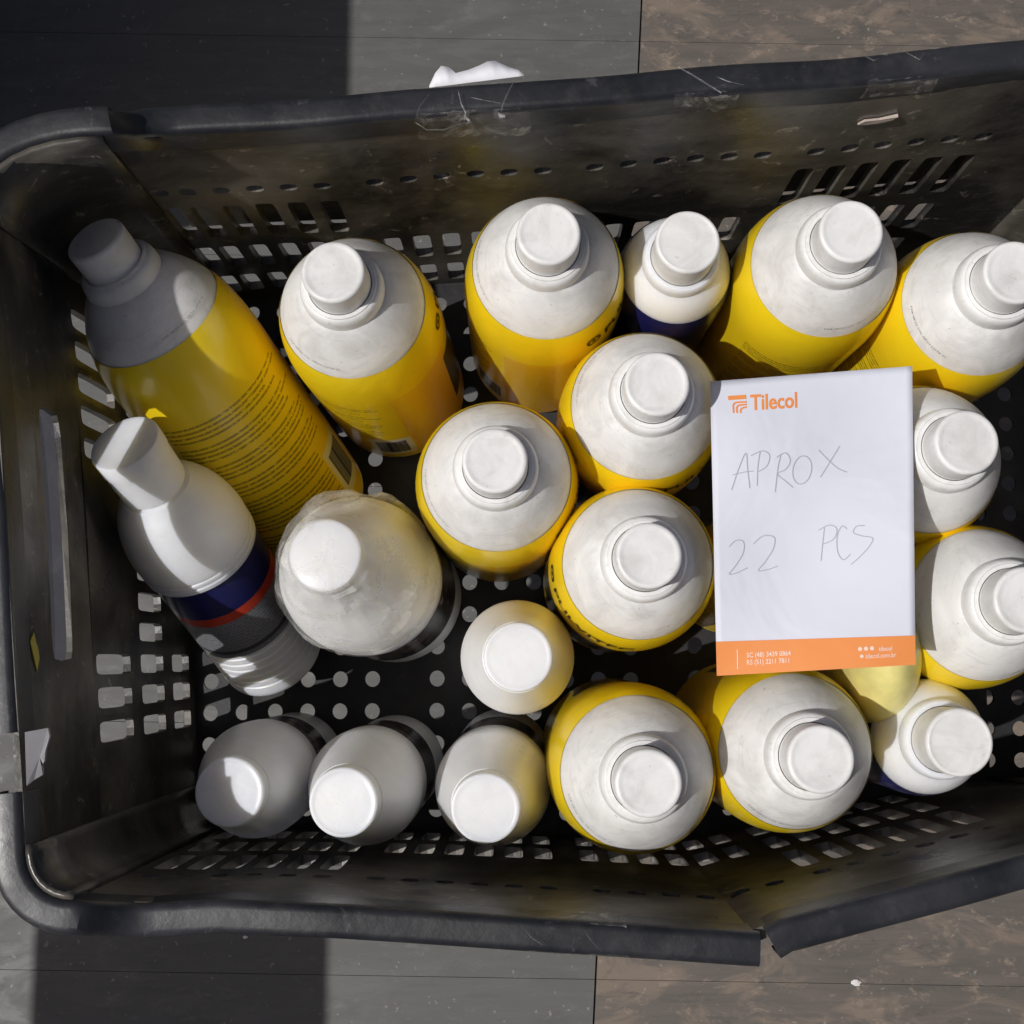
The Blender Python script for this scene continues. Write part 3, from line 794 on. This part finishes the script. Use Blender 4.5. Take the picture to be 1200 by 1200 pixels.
# emblem: three nested hooks like a square T
em = [[(853, 464), (853.5, 469), (874.5, 467.5), (874, 462.5)]]
for k, (x1, yy, xe) in enumerate([(859, 471.5, 875), (863, 474.5, 875), (867.5, 477.5, 875)]):
    pts = [(x1 + .8, 484)] + [(x1 + 5 - 5 * math.cos(a), yy + 4.5 - 4.5 * math.sin(a)) for a in [R_(q) for q in range(0, 91, 15)]] + [(xe, yy - .6)]
    em += ribbon(pts, 2.0)
flat_poly('emblem', em, M['orange'])
# white print on the strip
flat_poly('divider', ribbon([(864, 761), (864.5, 784)], 1.0), M['whiteprint'], .0006)
for s, x0, y0, sz in (('SC (48) 3439 0864', 875, 770.5, 8.0), ('RS (51) 3211 7811', 875, 779, 8.0), ('tilecol', 1030, 763, 7.6), ('tilecol.com.br', 1014.5, 771.5, 7.6)):
    print_text('small_print', s, x0, y0, sz, .012, M['whiteprint'], .0006, .85, -.05)
flat_poly('icons', [[(1008 + 7 * k + 2.6 * math.cos(R_(45 * q)), 760.5 - .4 * k + 2.6 * math.sin(R_(45 * q))) for q in range(8)] for k in range(3)] +
          [[(1010 + 2.2 * math.cos(R_(45 * q)), 769 + 2.2 * math.sin(R_(45 * q))) for q in range(8)]], M['whiteprint'], .0006)
# handwriting, coordinates as in a 3x enlargement of the sheet
def hw(*strokes):
    q = []
    for stx in strokes:
        pts = [(800 + x / 3, 400 + y / 3) for x, y in stx]
        sm = [pts[0]]
        P = [pts[0]] + pts + [pts[-1]]
        for i in range(1, len(P) - 2):
            for k in range(1, 7):
                t = k / 6; a, b, c, d = P[i - 1], P[i], P[i + 1], P[i + 2]
                sm.append(tuple(.5 * (2 * b[m] + (c[m] - a[m]) * t + (2 * a[m] - 5 * b[m] + 4 * c[m] - d[m]) * t * t + (3 * b[m] - a[m] - 3 * c[m] + d[m]) * t ** 3) for m in (0, 1)))
        q += ribbon(sm, 1.15)
    return q
O_ = [(420 + 33 * math.cos(a) - 6 * math.sin(a), 452 + 50 * math.sin(a)) for a in [R_(-70 + 36 * k) for k in range(11)]]
for wd_ in (([(172, 522), (196, 450), (222, 393), (228, 450), (236, 516)], [(176, 470), (215, 460), (248, 456)],
                            [(262, 508), (264, 440), (272, 388)], [(240, 402), (280, 385), (305, 400), (296, 438), (262, 460)],
                            [(325, 530), (334, 450), (345, 398)], [(330, 408), (362, 392), (378, 420), (362, 450), (333, 466), (362, 492), (388, 514)],
                            O_, [(478, 382), (510, 415), (545, 446), (578, 460)], [(552, 368), (520, 420), (484, 478)]),
                            ([(163, 722), (188, 700), (214, 706), (212, 745), (185, 790), (164, 818), (190, 814), (228, 796)],
                            [(248, 712), (284, 684), (322, 690), (318, 730), (290, 775), (266, 806), (300, 802), (334, 790)]),
                            ([(498, 655), (492, 710), (486, 772)], [(478, 664), (516, 646), (542, 660), (530, 696), (490, 714)],
                            [(578, 660), (560, 650), (543, 685), (545, 740), (565, 768), (590, 748)],
                            [(640, 648), (612, 650), (600, 672), (630, 684), (668, 692), (655, 722), (620, 760), (592, 784)])):
    flat_poly('handwriting', hw(*wd_), M['pencil'])

# ------------------------------------------------------------------ torn paper, tape
scr = empty('torn_paper', U(560, 95, ZR)); tag(scr, 'torn white paper scrap sticking out behind the top rim under clear tape', 'paper scrap')
sp_ = [(503, 101, .001), (510, 86, .0), (517, 77.5, .0), (526, 79, .0), (534, 86, .001), (548, 82.5, .0), (562, 77, -.001), (571, 72.5, -.001), (580, 71.5, -.001), (596, 79, 0), (607, 82, .001), (614, 87, .001)]
lo = [(x, y + 20, .004) for x, y, _ in sp_]
inv = -scr.location
vv = [U(x, y, ZR - .004 + d) + inv for x, y, d in sp_] + [U(x + .5, (101 - (x - 503) * .125) + 2, ZR - .003) + inv for x, y, d in sp_]
n = len(sp_)
o = link_mesh('sheet', vv, [(k, k + 1, n + k + 1, n + k) for k in range(n - 1)], M['scrap'], scr, True)
md = o.modifiers.new('thickness', 'SOLIDIFY'); md.thickness = .0003
def tape(label, u0, u1, wall, lo_z, skew=0.0, seed=1, out=.019):
    """strip of tape folded over the rim: inner face, top, outer face"""
    rnd = random.Random(seed); nu, path = 18, []
    c = wall((u0 + u1) / 2, ZR); root = empty('clear_tape', c); tag(root, label, 'tape', 'pieces of clear tape stuck on the rim')
    vv = []; sgn = 1 if wall is wall_top else -1
    cross = [(-.0012, lo_z), (-.0012, -.012), (-.0011, -.004), (.0008, .0007), (.006, .0010), (.011, .0010), (.0150, .0004), (.0165, -.004), (.0166, -.014)]
    for i in range(nu + 1):
        u = ll(u0, u1, i / nu)
        for j, (q, z) in enumerate(cross):
            uu = u + skew * j / len(cross) + rnd.uniform(-.0006, .0006)
            p = wall(uu, ZR); q2 = q; z2 = z + (rnd.uniform(-.003, .001) if j == 0 else 0)
            bumpv = abs(mn.noise(Vector((uu * 120, j * 1.3, seed * 3.0)))) * .0016
            out_n = Vector((0, sgn, 0))
            d = Vector((0, sgn * (-bumpv if j < 3 else 0), bumpv if j >= 3 else 0))
            vv.append(p + out_n * q2 + Vector((0, 0, z2)) + d - c)
    m_ = len(cross); ff = [(i * m_ + j, (i + 1) * m_ + j, (i + 1) * m_ + j + 1, i * m_ + j + 1) for i in range(nu) for j in range(m_ - 1)]
    link_mesh('strip', vv, ff, M['tape'], root, False)
tape('crumpled clear tape over the top rim beside the torn white paper', U(487, 120, ZR).x, U(622, 110, ZR).x, wall_top, -.022, 0, 3)
tape('clear tape with a bright crease on the top rim right of centre', U(785, 100, ZR).x, U(862, 95, ZR).x, wall_top, -.014, .006, 5)
tape('clear tape on the top rim near the right corner', U(1015, 80, ZR).x, U(1098, 75, ZR).x, wall_top, -.008, .002, 8)
tape('clear tape on the bottom rim, peeling at its lower end', U(615, 1085, ZR).x, U(735, 1090, ZR).x, wall_bot, -.010, 0, 11)

def creases(parent_label, lines, wall_z=ZR + .0052):
    root = [o for o in C.objects if o.get('label', '').startswith(parent_label)][0]
    bpy.context.view_layer.update()
    for pts, wd in lines:
        wd *= .8
        P3 = [U(x, y, wall_z - dz) for x, y, dz in pts]; vv = []
        for k, p in enumerate(P3):
            d = P3[min(k + 1, len(P3) - 1)] - P3[max(k - 1, 0)]; n_ = Vector((-d.y, d.x, 0)).normalized() * wd * (.35 if k in (0, len(P3) - 1) else 1) / 2
            vv += [p - n_ - root.location, p + Vector((0, 0, wd * .8)) - root.location, p + n_ - root.location]
        ff = [(k * 3 + q, k * 3 + q + 1, k * 3 + q + 4, k * 3 + q + 3) for k in range(len(P3) - 1) for q in (0, 1)]
        link_mesh('crease', vv, ff, M['crease'], root)
creases('crumpled clear tape over', [([(537, 106, 0), (541, 122, .001), (546, 132, .002), (544, 143, .004)], .0012), ([(603, 94, 0), (594, 112, .001), (589, 124, .002), (587, 134, .004)], .0012),
    ([(584, 133, .003), (587, 136, .003), (592, 137, .003)], .0028), ([(538, 141, .003), (545, 137, .002), (551, 142, .003), (547, 146, .004)], .0024),
    ([(551, 114, .001), (570, 118, .001), (586, 121, .001)], .0007), ([(486, 143, .004), (500, 152, .008), (520, 152, .006), (540, 145, .004)], .0008), ([(505, 108, 0), (492, 124, .001), (486, 142, .004)], .0006)])
creases('clear tape with a bright crease', [([(795, 79, 0), (812, 88, 0), (828, 98, .001), (845, 109, .004)], .0013), ([(840, 90, 0), (852, 95, 0), (872, 100, .001)], .0007)])
creases('clear tape on the top rim near', [([(1014, 66, 0), (1024, 71, 0), (1030, 68, 0)], .0010), ([(1062, 62, 0), (1078, 70, 0), (1083, 62, 0)], .0009)])
creases('clear tape on the bottom', [([(616, 1090, 0), (622, 1098, 0), (637, 1108, 0)], .0008), ([(684, 1089, 0), (692, 1101, 0), (706, 1116, .001)], .0007)])
